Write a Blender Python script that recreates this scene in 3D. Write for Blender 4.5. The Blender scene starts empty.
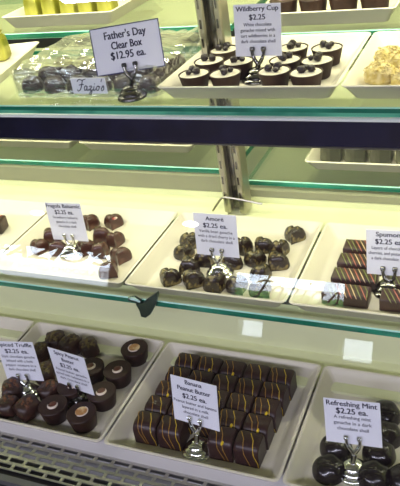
import bpy, math, random
from mathutils import Vector, Matrix, Euler, noise
random.seed(7)
scn = bpy.context.scene
col = scn.collection
PI = math.pi

# ------------------------------------------------------------------ render look
scn.view_settings.view_transform = 'Standard'
scn.view_settings.look = 'None'
scn.view_settings.exposure = 0.0
scn.view_settings.gamma = 1.0
scn.view_settings.use_curve_mapping = False
scn.cycles.transparent_max_bounces = 40
scn.cycles.max_bounces = 14
scn.cycles.diffuse_bounces = 5
scn.cycles.glossy_bounces = 6
scn.cycles.sample_clamp_indirect = 8.0

# ------------------------------------------------------------------ camera
F = 703.56
CAM = Vector((0.37691, -0.42441, 0.55151))
ROT = Euler((1.02835, 0.14463, 0.38857), 'XYZ')
cd = bpy.data.cameras.new('camera')
cam = bpy.data.objects.new('camera', cd)
col.objects.link(cam)
cam.location = CAM
cam.rotation_euler = ROT
cd.sensor_fit = 'HORIZONTAL'
cd.sensor_width = 36.0
cd.lens = 36.0 * F / 400.0
cd.clip_start = 0.01
scn.camera = cam

# ------------------------------------------------------------------ levels
H1, YM, XM = 0.10292, 0.1472, -0.0278        # middle shelf: rim height, front of trays, tray seam
H2, YT, XT = 0.3136, 0.2223, 0.0199          # top shelf
W, D, DT = 0.2, 0.1738, 0.180                # tray pitch and depths
TD = 0.018                                   # tray height
G1, G2 = H1 - TD, H2 - TD                    # upper faces of the glass shelves
DK = -TD                                     # deck
FL = 0.016                                   # rim to inner floor of a tray


# ------------------------------------------------------------------ materials
def lin(c):
    def f(v):
        v /= 255.0
        return v / 12.92 if v <= 0.04045 else ((v + 0.055) / 1.055) ** 2.4
    return (f(c[0]), f(c[1]), f(c[2]), 1.0)


def mat(name, c, rough=0.5, metal=0.0, spec=0.5, c2=None, nscale=40.0, lo=0.45, hi=0.6, bump=0.0, bscale=60.0,
        coat=0.0, detail=3.0, stretch=None, sss=0.0, rot=None):
    m = bpy.data.materials.new(name)
    m.use_nodes = True
    nt = m.node_tree
    b = nt.nodes['Principled BSDF']
    b.inputs['Base Color'].default_value = lin(c)
    b.inputs['Roughness'].default_value = rough
    b.inputs['Metallic'].default_value = metal
    b.inputs['Specular IOR Level'].default_value = spec
    b.inputs['Coat Weight'].default_value = coat
    b.inputs['Coat Roughness'].default_value = 0.08
    if sss:
        b.inputs['Subsurface Weight'].default_value = sss
        b.inputs['Subsurface Radius'].default_value = (0.004, 0.003, 0.002)
    tc = nt.nodes.new('ShaderNodeTexCoord')
    vec = tc.outputs['Object']
    if stretch:
        mp = nt.nodes.new('ShaderNodeMapping')
        mp.inputs['Scale'].default_value = stretch
        if rot:
            mp.inputs['Rotation'].default_value = rot
        nt.links.new(vec, mp.inputs['Vector'])
        vec = mp.outputs['Vector']
    if c2:
        n = nt.nodes.new('ShaderNodeTexNoise')
        n.inputs['Scale'].default_value = nscale
        n.inputs['Detail'].default_value = detail
        r = nt.nodes.new('ShaderNodeValToRGB')
        r.color_ramp.elements[0].position = lo
        r.color_ramp.elements[1].position = hi
        r.color_ramp.elements[0].color = lin(c)
        r.color_ramp.elements[1].color = lin(c2)
        nt.links.new(vec, n.inputs['Vector'])
        nt.links.new(n.outputs['Fac'], r.inputs['Fac'])
        nt.links.new(r.outputs['Color'], b.inputs['Base Color'])
    if bump:
        n2 = nt.nodes.new('ShaderNodeTexNoise')
        n2.inputs['Scale'].default_value = bscale
        n2.inputs['Detail'].default_value = 4
        bp = nt.nodes.new('ShaderNodeBump')
        bp.inputs['Strength'].default_value = bump
        bp.inputs['Distance'].default_value = 0.002
        nt.links.new(vec, n2.inputs['Vector'])
        nt.links.new(n2.outputs['Fac'], bp.inputs['Height'])
        nt.links.new(bp.outputs['Normal'], b.inputs['Normal'])
    return m


def glass_mat(name, tint, base=0.04, rough=0.0, bump=0.0, bscale=30.0, gain=0.96, stretch=None, haze=0.0):
    """clear sheet: see-through with a mirror share that grows towards grazing angles"""
    m = bpy.data.materials.new(name)
    m.use_nodes = True
    nt = m.node_tree
    nt.nodes.clear()
    out = nt.nodes.new('ShaderNodeOutputMaterial')
    mix = nt.nodes.new('ShaderNodeMixShader')
    tr = nt.nodes.new('ShaderNodeBsdfTransparent')
    tr.inputs['Color'].default_value = (*tint, 1)
    gl = nt.nodes.new('ShaderNodeBsdfGlossy')
    gl.inputs['Roughness'].default_value = rough
    gl.inputs['Color'].default_value = (1, 1, 1, 1)
    lw = nt.nodes.new('ShaderNodeLayerWeight')
    lw.inputs['Blend'].default_value = 0.5
    pw = nt.nodes.new('ShaderNodeMath'); pw.operation = 'POWER'; pw.inputs[1].default_value = 5
    ml = nt.nodes.new('ShaderNodeMath'); ml.operation = 'MULTIPLY_ADD'
    ml.inputs[1].default_value = gain; ml.inputs[2].default_value = base
    nt.links.new(lw.outputs['Facing'], pw.inputs[0])
    nt.links.new(pw.outputs[0], ml.inputs[0])
    nt.links.new(ml.outputs[0], mix.inputs['Fac'])
    nt.links.new(tr.outputs[0], mix.inputs[1])
    nt.links.new(gl.outputs[0], mix.inputs[2])
    if haze:
        df = nt.nodes.new('ShaderNodeBsdfDiffuse'); df.inputs['Color'].default_value = (.82, .81, .80, 1)
        m2 = nt.nodes.new('ShaderNodeMixShader'); m2.inputs['Fac'].default_value = haze
        nt.links.new(mix.outputs[0], m2.inputs[1]); nt.links.new(df.outputs[0], m2.inputs[2])
        nt.links.new(m2.outputs[0], out.inputs['Surface'])
    else:
        nt.links.new(mix.outputs[0], out.inputs['Surface'])
    if bump:
        tc = nt.nodes.new('ShaderNodeTexCoord')
        n2 = nt.nodes.new('ShaderNodeTexNoise'); n2.inputs['Scale'].default_value = bscale
        bp = nt.nodes.new('ShaderNodeBump'); bp.inputs['Strength'].default_value = bump
        bp.inputs['Distance'].default_value = 0.004
        mp = nt.nodes.new('ShaderNodeMapping'); mp.inputs['Scale'].default_value = stretch or (1, 1, 1)
        mp.inputs['Rotation'].default_value = (0, 0, .25 if stretch else 0)
        nt.links.new(tc.outputs['Object'], mp.inputs['Vector'])
        nt.links.new(mp.outputs['Vector'], n2.inputs['Vector'])
        nt.links.new(n2.outputs['Fac'], bp.inputs['Height'])
        nt.links.new(bp.outputs['Normal'], gl.inputs['Normal'])
        nt.links.new(bp.outputs['Normal'], lw.inputs['Normal'])
    return m


def emit_mat(name, c, s):
    m = bpy.data.materials.new(name)
    m.use_nodes = True
    b = m.node_tree.nodes['Principled BSDF']
    b.inputs['Base Color'].default_value = (0.8, 0.8, 0.8, 1)
    b.inputs['Emission Color'].default_value = (*c, 1)
    b.inputs['Emission Strength'].default_value = s
    return m


M = {}
M['melamine'] = mat('white_melamine', (212, 205, 188), 0.25, spec=0.5)
M['panel'] = mat('cream_panel', (214, 217, 176), 0.5, c2=(208, 211, 170), nscale=6)
M['rear_shade'] = mat('rear_floor_shaded_grey', (118, 122, 108), 0.5)  # grey darkened to stand in for shade over the rear deck
M['fascia_shade'] = mat('shaded_panel', (136, 136, 112), 0.5)  # panel colour darkened so the upright fascia looks less lit
M['steel'] = mat('grille_steel', (196, 194, 192), 0.38, metal=0.9, bump=0.05, bscale=200)
M['deck'] = mat('deck_white', (216, 214, 214), 0.4)
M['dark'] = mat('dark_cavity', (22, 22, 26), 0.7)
M['rail'] = mat('grey_rail', (110, 110, 112), 0.4, metal=0.5)
M['navy'] = mat('navy_bar', (20, 20, 40), 0.5, spec=0.12, c2=(25, 25, 50), nscale=25)
M['chrome'] = mat('chrome', (225, 225, 225), 0.12, metal=1.0)
M['dchrome'] = mat('dark_chrome', (120, 118, 116), 0.2, metal=1.0)
M['brushed'] = mat('brushed_steel', (186, 182, 168), 0.3, metal=1.0, bump=0.08, bscale=60, stretch=(8, 8, 0.5))
M['clip'] = mat('clip_metal', (98, 118, 108), 0.3, metal=0.9)
M['trim'] = mat('white_trim', (232, 234, 230), 0.3)
M['black'] = mat('black_tip', (20, 20, 22), 0.35)
M['glass'] = glass_mat('shelf_glass', (0.965, 0.99, 0.97))
M['front_glass'] = glass_mat('front_glass', (0.985, 0.995, 0.985), base=0.045)
M['film'] = glass_mat('clear_film', (0.93, 0.94, 0.95), base=0.24, rough=0.07, bump=1.0, bscale=70, stretch=(.22, 1, 1), haze=.05)
M['edge'] = mat('glass_edge', (18, 112, 86), 0.12, spec=0.8, c2=(52, 160, 126), nscale=5, lo=.5, hi=.72, coat=0.5, stretch=(2.5, 1, 12))
M['edge_reflection'] = mat('glass_edge_reflection', (92, 184, 148), 0.12, spec=0.8, c2=(50, 140, 112), nscale=6, coat=0.5, stretch=(2, 1, 6))  # pale stripe paints the reflections inside the glass edge
M['edge_glint'] = mat('glass_bevel_glint', (170, 232, 210), 0.1, spec=0.8)  # light bevel colour paints the bright line along the glass edge
M['card'] = mat('card_stock', (226, 226, 234), 0.6)
M['ink'] = mat('navy_ink', (24, 24, 50), 0.6)
M['border'] = mat('navy_border', (36, 40, 92), 0.6)
M['choc'] = mat('dark_chocolate', (50, 31, 26), 0.32, c2=(38, 23, 20), nscale=60, bump=0.15, bscale=180, spec=0.45)
M['choc_cup'] = mat('chocolate_cup', (52, 33, 28), 0.45, c2=(42, 26, 23), nscale=50, bump=0.15, bscale=150, spec=0.25)
M['heart_gold'] = mat('heart_chocolate_gold', (36, 25, 18), 0.25, c2=(112, 99, 60), nscale=130, lo=0.53, hi=0.64, bump=0.25, bscale=120, detail=6, spec=0.55)
M['heart_red'] = mat('heart_chocolate_red', (66, 38, 32), 0.22, c2=(98, 66, 54), nscale=80, lo=0.52, hi=0.7, bump=0.25, bscale=120, spec=0.55)
M['heart_paint'] = mat('heart_paint', (150, 40, 34), 0.25, c2=(226, 214, 202), nscale=45, lo=0.46, hi=0.54)
M['bar'] = mat('bar_chocolate', (54, 35, 34), 0.34, c2=(48, 31, 30), nscale=70, bump=0.12, bscale=200, spec=0.3)
M['yellow'] = mat('yellow_icing', (226, 190, 40), 0.4)
M['gold'] = mat('gold_icing', (178, 132, 40), 0.45)
M['spum'] = mat('spumoni_chocolate', (58, 37, 32), 0.3, c2=(44, 28, 25), nscale=60, bump=0.15, bscale=160)
M['green_ic'] = mat('green_icing', (120, 128, 72), 0.5)
M['pink_ic'] = mat('pink_icing', (176, 100, 84), 0.5)
M['cream_ic'] = mat('cream_icing', (206, 178, 140), 0.5)
M['filling'] = mat('white_ganache', (206, 200, 182), 0.45, c2=(184, 174, 156), nscale=120, lo=0.5, hi=0.7)
M['berry'] = mat('dark_berry', (34, 20, 24), 0.4, bump=0.4, bscale=300)
M['white_ic'] = mat('white_icing', (226, 208, 196), 0.4)
M['caramel'] = mat('caramel_swirl', (178, 128, 74), 0.4, c2=(222, 196, 150), nscale=120, lo=0.45, hi=0.6)
M['brown_dot'] = mat('brown_praline', (96, 52, 38), 0.4)
M['truffle'] = mat('truffle_chocolate', (54, 35, 29), 0.42, c2=(76, 44, 36), nscale=55, lo=0.45, hi=0.7, bump=0.35, bscale=110)
M['crumb_green'] = mat('olive_dust', (78, 66, 38), 0.75, c2=(122, 106, 66), nscale=160, lo=0.4, hi=0.65, bump=0.6, bscale=300)
M['crumb_red'] = mat('spice_dust', (86, 50, 36), 0.75, c2=(120, 78, 50), nscale=160, lo=0.4, hi=0.65, bump=0.6, bscale=300)
M['mint'] = mat('mint_chocolate', (30, 24, 26), 0.2, spec=0.5, bump=0.05, bscale=80)
M['coconut'] = mat('coconut_cream', (194, 172, 96), 0.6, c2=(212, 196, 140), nscale=140, lo=0.4, hi=0.6, bump=0.9, bscale=220)
M['foil'] = mat('lime_foil', (138, 138, 30), 0.28, metal=0.5, c2=(196, 194, 96), nscale=22, lo=0.45, hi=0.65, bump=0.6, bscale=50, stretch=(1, 1, 0.35))
M['kraft'] = mat('olive_wrap', (112, 112, 98), 0.35, metal=0.3, c2=(74, 76, 66), nscale=40, lo=0.4, hi=0.6, bump=0.5, bscale=60, stretch=(2, 1, 0.5))
M['wall'] = mat('wall_paint', (58, 50, 46), 0.8, c2=(52, 45, 41), nscale=3)
M['ceil'] = mat('ceiling_paint', (205, 205, 202), 0.85, c2=(198, 198, 196), nscale=5)
M['floor'] = mat('floor_tile', (46, 42, 40), 0.6, c2=(40, 36, 34), nscale=8)
M['frame'] = mat('window_frame', (70, 68, 66), 0.5)
M['pave'] = mat('pale_pavement', (205, 203, 198), 0.8, c2=(190, 188, 184), nscale=1.5)
M['hedge'] = mat('hedge_leaves', (84, 128, 52), 0.8, c2=(44, 84, 30), nscale=14, bump=1.0, bscale=20)
M['navy_letter'] = mat('navy_lettering', (18, 20, 54), 0.6)
M['lamp'] = emit_mat('lamp_glow', (1.0, 0.98, 0.9), 22)
M['tube'] = emit_mat('tube_glow', (1.0, 0.99, 0.82), 3)
M['cabinet'] = mat('cabinet_grey', (90, 90, 94), 0.5)


# ------------------------------------------------------------------ mesh building
class MB:
    def __init__(self):
        self.v, self.f, self.mi = [], [], []

    def add(self, vs, fs, mi=0, T=None):
        o = len(self.v)
        for p in vs:
            p = Vector(p)
            self.v.append(T @ p if T is not None else p)
        for f in fs:
            self.f.append([i + o for i in f])
            self.mi.append(mi)

    def box(self, a, b, mi=0, T=None):
        x0, y0, z0 = a; x1, y1, z1 = b
        vs = [(x0, y0, z0), (x1, y0, z0), (x1, y1, z0), (x0, y1, z0), (x0, y0, z1), (x1, y0, z1), (x1, y1, z1), (x0, y1, z1)]
        fs = [(3, 2, 1, 0), (4, 5, 6, 7), (0, 1, 5, 4), (1, 2, 6, 5), (2, 3, 7, 6), (3, 0, 4, 7)]
        self.add(vs, fs, mi, T)

    def loops(self, rings, cap0=True, cap1=True, mi=0, T=None, closed=True):
        n = len(rings[0])
        vs = [p for r in rings for p in r]
        fs = []
        for i in range(len(rings) - 1):
            for j in range(n if closed else n - 1):
                k = (j + 1) % n
                fs.append((i * n + j, i * n + k, (i + 1) * n + k, (i + 1) * n + j))
        if cap0:
            fs.append(tuple(reversed(range(n))))
        if cap1:
            fs.append(tuple((len(rings) - 1) * n + j for j in range(n)))
        self.add(vs, fs, mi, T)

    def lathe(self, prof, n=28, mi=0, T=None, cap0=True, cap1=True, flute=0, depth=0.0):
        rings = []
        for (r, z) in prof:
            rings.append([((r - (depth * (j % 2) if flute else 0)) * math.cos(2 * PI * j / n),
                           (r - (depth * (j % 2) if flute else 0)) * math.sin(2 * PI * j / n), z) for j in range(n)])
        self.loops(rings, cap0, cap1, mi, T)

    def tube(self, pts, r, n=8, mi=0, T=None):
        pts = [Vector(p) for p in pts]
        rings = []
        up = Vector((0.13, 0.2, 1)).normalized()
        for i, p in enumerate(pts):
            t = (pts[min(i + 1, len(pts) - 1)] - pts[max(i - 1, 0)]).normalized()
            a = t.cross(up)
            if a.length < 1e-3:
                a = t.cross(Vector((1, 0, 0)))
            a.normalize()
            b = t.cross(a).normalized()
            rr = r[i] if isinstance(r, (list, tuple)) else r
            rings.append([p + a * (rr * math.cos(2 * PI * j / n)) + b * (rr * math.sin(2 * PI * j / n)) for j in range(n)])
        self.loops(rings, True, True, mi, T)

    def ellipsoid(self, c, r, n=16, m=10, mi=0, fn=None, T=None):
        rings = []
        for i in range(m + 1):
            th = PI * i / m
            th = min(max(th, 0.03), PI - 0.03)
            ring = []
            for j in range(n):
                ph = 2 * PI * j / n
                d = Vector((math.sin(th) * math.cos(ph), math.sin(th) * math.sin(ph), -math.cos(th)))
                k = fn(d) if fn else 1.0
                ring.append(Vector(c) + Vector((d.x * r[0] * k, d.y * r[1] * k, d.z * r[2] * k)))
            rings.append(ring)
        self.loops(rings, True, True, mi, T)

    def build(self, name, mats, parent=None, smooth=True, angle=40):
        me = bpy.data.meshes.new(name)
        me.from_pydata([tuple(p) for p in self.v], [], self.f)
        for mm in (mats if isinstance(mats, (list, tuple)) else [mats]):
            me.materials.append(mm)
        for i, k in enumerate(self.mi):
            me.polygons[i].material_index = k
        me.update()
        if smooth:
            me.shade_smooth()
            try:
                me.set_sharp_from_angle(angle=math.radians(angle))
            except Exception:
                pass
        o = bpy.data.objects.new(name, me)
        col.objects.link(o)
        if parent:
            o.parent = parent
        return o


def rrect(x0, y0, x1, y1, r, z, n=6):
    pts = []
    for (cx, cy, a0) in ((x1 - r, y1 - r, 0), (x0 + r, y1 - r, PI / 2), (x0 + r, y0 + r, PI), (x1 - r, y0 + r, 1.5 * PI)):
        for i in range(n + 1):
            a = a0 + PI / 2 * i / n
            pts.append((cx + r * math.cos(a), cy + r * math.sin(a), z))
    return pts


def tag(o, label=None, cat=None, group=None, kind=None):
    if label: o['label'] = label
    if cat: o['category'] = cat
    if group: o['group'] = group
    if kind: o['kind'] = kind
    return o


def empty(name, loc, rz=0.0):
    o = bpy.data.objects.new(name, None)
    o.empty_display_size = 0.01
    col.objects.link(o)
    o.location = loc
    o.rotation_euler = (0, 0, rz)
    return o


def copy_tree(o, parent=None):
    c = o.copy()
    col.objects.link(c)
    if parent is not None:
        c.parent = parent
    for ch in list(o.children):
        copy_tree(ch, c)
    return c


class Kind:
    """first placing moves the model itself, the next ones copy it with its parts"""
    def __init__(self, make):
        self.make, self.first, self.used = make, None, False

    def place(self, loc, rz, label, cat, group, scale=1.0, tilt=(0, 0)):
        if self.first is None:
            self.first = self.make()
            o = self.first
        else:
            o = copy_tree(self.first)
        o.location = loc
        o.rotation_euler = (tilt[0], tilt[1], rz)
        o.scale = (scale,) * 3
        tag(o, label, cat, group)
        return o


def spline(pts, k=6):
    P = [Vector((*p, 0)) if len(p) == 2 else Vector(p) for p in pts]
    out = []
    for i in range(len(P) - 1):
        p0, p1, p2, p3 = P[max(i - 1, 0)], P[i], P[i + 1], P[min(i + 2, len(P) - 1)]
        for s in range(k):
            t = s / k
            out.append(0.5 * ((2 * p1) + (p2 - p0) * t + (2 * p0 - 5 * p1 + 4 * p2 - p3) * t * t + (3 * p1 - p0 - 3 * p2 + p3) * t ** 3))
    out.append(P[-1])
    return out


def text_verts(body, size, width=None, heavy=0.0, shear=0.0):
    bold = 0.0
    cu = bpy.data.curves.new('lettering', 'FONT')
    cu.body = body
    cu.size = size
    cu.align_x = 'CENTER'
    cu.align_y = 'CENTER'
    cu.offset = bold * size
    cu.shear = shear
    cu.resolution_u = 3
    ob = bpy.data.objects.new('lettering', cu)
    col.objects.link(ob)
    dg = bpy.context.evaluated_depsgraph_get()
    me = bpy.data.meshes.new_from_object(ob.evaluated_get(dg))
    vs = [v.co.copy() for v in me.vertices]
    fs = [tuple(p.vertices) for p in me.polygons]
    bpy.data.objects.remove(ob)
    bpy.data.curves.remove(cu)
    bpy.data.meshes.remove(me)
    if width and vs:
        x0 = min(v.x for v in vs); x1 = max(v.x for v in vs)
        s = width / (x1 - x0)
        for v in vs:
            v.x = (v.x - (x0 + x1) / 2) * s
    if heavy:
        n = len(vs)
        base, bf = list(vs), list(fs)
        for k, (dx, dy, dz) in enumerate(((-.5, 0, 1), (.5, 0, 2), (0, .4, 3))):
            vs = vs + [Vector((v.x + dx * heavy * size, v.y + dy * heavy * size, dz * .00001)) for v in base]
            fs = fs + [tuple(i + n * (k + 1) for i in f) for f in bf]
    return vs, fs


SCRIPT = [
    [(.02, .80), (.2, .98), (.5, .92), (.85, 1.02)], [(.55, .94), (.46, .5), (.32, .1), (.12, -.04), (0, .1)], [(.2, .48), (.42, .54), (.66, .52)],
    [(.98, .36), (.84, .42), (.72, .25), (.75, .03), (.9, .08), (1.0, .38), (.97, .1), (1.06, .0), (1.2, .14)],
    [(1.2, .34), (1.32, .4), (1.45, .36), (1.24, .04), (1.38, .04), (1.46, -.14), (1.32, -.36), (1.22, -.22), (1.62, .14)],
    [(1.68, .38), (1.62, .08), (1.7, 0), (1.84, .16)], [(1.73, .56), (1.75, .61)],
    [(2.06, .4), (1.92, .26), (1.95, .03), (2.1, .05), (2.17, .28), (2.06, .4), (2.26, .3)],
    [(2.42, 1.0), (2.36, .74)],
    [(2.36, .1), (2.56, .42), (2.62, .16), (2.48, -.02), (2.36, .06)],
]


def script_mesh(mb, width, r, T):
    s = width / 2.65
    for st in SCRIPT:
        pts = [Vector(((p.x + 0.22 * p.y - 1.32) * s, 0, (p.y - .35) * s)) for p in spline(st, 5)]
        mb.tube(pts, r, 6, 0, T)


# ------------------------------------------------------------------ the room
def struct(name, mb, m, kind='structure', parent=None):
    o = mb.build(name, m, parent, smooth=False)
    if parent is None:
        o['kind'] = kind
    return o


X0, X1, YF, YB, ZF, ZC = -4.2, 3.6, -3.5, 2.2, -0.95, 1.75
b = MB(); b.box((X0, YF, ZF - .1), (X1, YB, ZF)); struct('floor', b, M['floor'])
b = MB(); b.box((X0 - .1, YF - .15, ZC), (X1 + .1, YB + .1, ZC + .1)); struct('ceiling', b, M['ceil'])
b = MB(); b.box((X0 - .1, YF - .15, ZF - .1), (X0, YB + .1, ZC)); struct('wall_left', b, M['wall'])
b = MB(); b.box((X1, YF - .15, ZF - .1), (X1 + .1, YB + .1, ZC)); struct('wall_right', b, M['wall'])
b = MB(); b.box((X0, YB, ZF - .1), (X1, YB + .1, ZC)); struct('wall_back', b, M['wall'])
WINS = [(-3.35, -1.985, .045, .275), (-1.145, -.425, .085, .242), (-1.07, -.895, -.15, -.04), (-.43, -.235, -.21, -.07)]
b = MB()
xs = sorted({X0, X1} | {w[0] for w in WINS} | {w[1] for w in WINS})
zs = sorted({ZF - .1, ZC} | {w[2] for w in WINS} | {w[3] for w in WINS})
for i in range(len(xs) - 1):
    for j in range(len(zs) - 1):
        cx, cz = (xs[i] + xs[i + 1]) / 2, (zs[j] + zs[j + 1]) / 2
        if any(w[0] < cx < w[1] and w[2] < cz < w[3] for w in WINS):
            continue
        b.box((xs[i], YF - .15, zs[j]), (xs[i + 1], YF, zs[j + 1]))
struct('wall_front', b, M['wall'])
M['pane'] = glass_mat('window_glass', (0.98, 0.99, 0.98))
winobj = []
for i, (x0, x1, z0, z1) in enumerate(WINS):
    b = MB()
    t = .012
    b.box((x0, YF - .10, z0), (x0 + t, YF - .04, z1)); b.box((x1 - t, YF - .10, z0), (x1, YF - .04, z1))
    b.box((x0 + t, YF - .10, z0), (x1 - t, YF - .04, z0 + t * .6)); b.box((x0 + t, YF - .10, z1 - t * .6), (x1 - t, YF - .04, z1))
    w = struct('window_%d' % (i + 1), b, M['frame'])
    g = MB(); g.box((x0 + t, YF - .075, z0 + t * .6), (x1 - t, YF - .07, z1 - t * .6))
    g.build('pane', M['pane'], w, smooth=False)
    winobj.append(w)
# lettering on the panes, painted for readers outside
b = MB()
vs, fs = text_verts("FAZIO'S", .13, 1.0, .16, .35)
b.add([(v.x - 2.5, YF - .066 + v.z * 9, v.y * 1.0 + .222) for v in vs], fs)
b.build('lettering', M['navy_letter'], winobj[0], smooth=False)
b = MB()
vs, fs = text_verts('HANDCRAFTED CHOCOLATES', .05, 1.05, .06)
b.add([(v.x - 2.52, YF - .066 + v.z * 9, v.y * 1.0 + .125) for v in vs], fs)
b.build('tagline_lettering', M['border'], winobj[0], smooth=False)
b = MB()
script_mesh(b, .56, .0065, Matrix.Translation((-.76, YF - .066, .165)))
b.build('script_lettering', M['navy_letter'], winobj[1])
# outside
b = MB(); b.box((-60, -90, ZF - .2), (60, YF - .16, ZF - .1)); tag(b.build('ground', M['pave'], None, False), kind='structure')
hb = MB()
rings = []
for i in range(90):
    x = -9.3 + i * .12
    rings.append([(x, -20 + .5 * math.cos(a) + .1 * noise.noise(Vector((x * 3, a * 2, 0))),
                   ZF - .1 + max(0, .78 * math.sin(a)) + (.10 * noise.noise(Vector((x * 2.2, a * 3, 4))) if 0 < a < PI - .01 else 0)) for a in [PI * k / 8 for k in range(9)]])
hb.loops(rings, True, True, closed=False)
tag(hb.build('hedge', M['hedge']), 'low green hedge across the bright pavement outside the window', 'hedge')

# world: bright overcast sky
wd = bpy.data.worlds.new('sky'); scn.world = wd; wd.use_nodes = True
nt = wd.node_tree
bg = nt.nodes['Background']
bg.inputs['Color'].default_value = (0.74, 0.82, 1.0, 1)
bg.inputs['Strength'].default_value = 11.5


def area(name, loc, rot, sx, sy, power, c, parent=None):
    l = bpy.data.lights.new(name, 'AREA')
    l.shape = 'RECTANGLE'; l.size = sx; l.size_y = sy; l.energy = power; l.color = c
    o = bpy.data.objects.new(name, l); col.objects.link(o)
    o.location = loc; o.rotation_euler = rot
    if parent: o.parent = parent
    return o


AMB = 58.0
for i, x in enumerate((-1.5, .1, 1.7)):
    b = MB()
    t = empty('added_ceiling_light', (x, -2.55, ZC))  # unseen ceiling lamps added as fill light on the card fronts
    tag(t, ['unseen flat ceiling panel light added as fill, left of three', 'unseen flat ceiling panel light added as fill, middle of three', 'unseen flat ceiling panel light added as fill, right of three'][i], 'ceiling light', 'added ceiling panel lights')
    b.box((-.62, -.32, -.04), (.62, .32, 0)); b.build('housing', M['ceil'], t, False)
    area('fill_light', (0, 0, -.045), (0, 0, 0), 1.2, .6, AMB, (0.95, 0.91, 1.17), t)
for (x, z, lb) in ((-2.57, .50, 'short bright tube lamp above the lettered wide window'), (-1.41, .505, 'short bright tube lamp above the gap between the windows')):
    t = empty('wall_lamp', (x, YF, z)); tag(t, lb, 'lamp', 'wall lamps')
    b = MB(); b.box((-.02, 0, -.02), (.02, .03, .02)); b.build('bracket', M['rail'], t, False)
    b = MB(); b.ellipsoid((0, .05, 0), (.055, .02, .018)); b.build('bulb', M['lamp'], t)

# ------------------------------------------------------------------ the display case
case = empty('display_case', (0, 0, ZF))
tag(case, 'refrigerated glass chocolate display case holding three tiers of white trays', 'display case')
case_children = []


def cpart(name, mb, m, smooth=False):
    T = Matrix.Translation((0, 0, -ZF))
    mb.v = [T @ p for p in mb.v]
    return mb.build(name, m, case, smooth)


CX0, CX1 = -.78, .78
b = MB(); b.box((CX0, -.085, ZF), (CX1, .80, -.07)); cpart('base_cabinet', b, M['cabinet'])
b = MB(); b.box((CX0, -.001, -.0695), (CX1, .146, DK - .0003)); cpart('deck', b, M['deck'])
# grille: a steel strip pierced by five staggered rows of slots
b = MB()
gy0, gy1, rows, pitch, sl, sw, gz, th = -.0025, -.0465, 5, .0215, .0176, .0052, DK - .001, .0014
rp = (gy1 - gy0) / rows
gx0, n = -.33, 30
for r in range(rows):
    ya, yb = gy0 + rp * r, gy0 + rp * (r + 1)
    for i in range(n):
        xa = gx0 + pitch * (i + (.5 if r % 2 else 0)); xb = xa + pitch
        cx, cy = (xa + xb) / 2, (ya + yb) / 2
        o8 = [(xa, yb), (xb, yb), (xb, ya), (xa, ya)]
        q = .0012
        hole = [(cx - sl / 2, cy - sw / 2), (cx + sl / 2, cy - sw / 2), (cx + sl / 2, cy + sw / 2), (cx - sl / 2, cy + sw / 2)]
        vs = [(*p, gz) for p in o8] + [(*p, gz) for p in hole] + [(*p, gz - th) for p in hole] + [(*p, gz - th) for p in o8]
        fs = []
        for k in range(4):
            l = (k + 1) % 4
            fs += [(k, l, 4 + l, 4 + k), (4 + k, 4 + l, 8 + l, 8 + k), (8 + k, 8 + l, 12 + l, 12 + k)]
        b.add(vs, fs)
b.box((CX0, gy1, gz - th), (gx0, gy0, gz)); b.box((gx0 + pitch * (n + .5), gy1, gz - th), (CX1, gy0, gz))
b.box((CX0, gy0, gz - .006), (CX1, -.0012, gz + .0004))
cpart('air_grille', b, M['steel'])
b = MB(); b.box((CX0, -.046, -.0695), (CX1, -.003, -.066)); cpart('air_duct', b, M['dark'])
b = MB()
b.box((CX0, -.054, -.0695), (CX1, -.0485, DK - .004), 0)
b.box((CX0, -.062, -.0695), (CX1, -.0545, DK + .001), 1)
b.box((CX0, -.085, -.0695), (CX1, -.0625, DK - .006), 0)
cpart('front_rail', b, [M['dark'], M['rail']])
# stepped body behind the trays
b = MB(); b.box((CX0, .205, -.0695), (CX1, .215, G1 - .009)); b.box((CX0, .1465, -.0695), (CX1, .205, -.012))
b.box((CX0, .215, -.0695), (CX1, .33, G1 - .025))
cpart('riser', b, M['panel'])
b = MB(); lb = MB()
for (xa, xb, zl, zt) in ((CX0, .03, .089, .1214), (.03, CX1, .085, .1035)):
    b.loops([[(x, .325, G1 - .03), (x, .325, zl - .003), (x, .328, zl), (x, .388, zl), (x, .388, zl + .008), (x, .398, zl + .008), (x, .398, G1 - .03)] for x in (xa, xb)], True, True)
    lb.loops([[(x, .390, zl + .0085), (x, .390, zt), (x, .397, zt), (x, .397, zl + .0085)] for x in (xa, xb)], True, True)
cpart('rear_ledge', b, M['panel'])
cpart('rear_fascia', lb, M['fascia_shade'])
b = MB(); b.box((CX0, .79, -.0695), (CX1, .80, .64)); cpart('back_panel', b, M['panel'])
b = MB(); b.box((CX0, .398, -.0695), (CX1, .79, -.06)); b.box((CX0, .40, .02), (CX1, .79, .03)); cpart('rear_deck', b, M['rear_shade'])
for s in (0, 1):
    b = MB()
    x = CX0 - .02 if s == 0 else CX1
    b.box((x, -.07, ZF), (x + .02, .80, .64)); cpart('end_panel', b, M['panel'])
b = MB(); b.box((CX0, .145, .62), (CX1, .80, .64)); cpart('canopy', b, M['panel'])
# front glass leans back 18 degrees
al = math.radians(18)
b = MB()
zg0, zg1 = -.022, .618
def gy(z): return -.07 + (z + .02) * math.tan(al)
b.add([(CX0, gy(zg0), zg0), (CX1, gy(zg0), zg0), (CX1, gy(zg1), zg1), (CX0, gy(zg1), zg1)], [(0, 1, 2, 3)])
dy = -.006 / math.cos(al)
b.add([(CX0, gy(zg0) + dy, zg0), (CX1, gy(zg0) + dy, zg0), (CX1, gy(zg1) + dy, zg1), (CX0, gy(zg1) + dy, zg1)], [(0, 1, 2, 3)])
cpart('front_glass', b, M['front_glass'])
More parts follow.
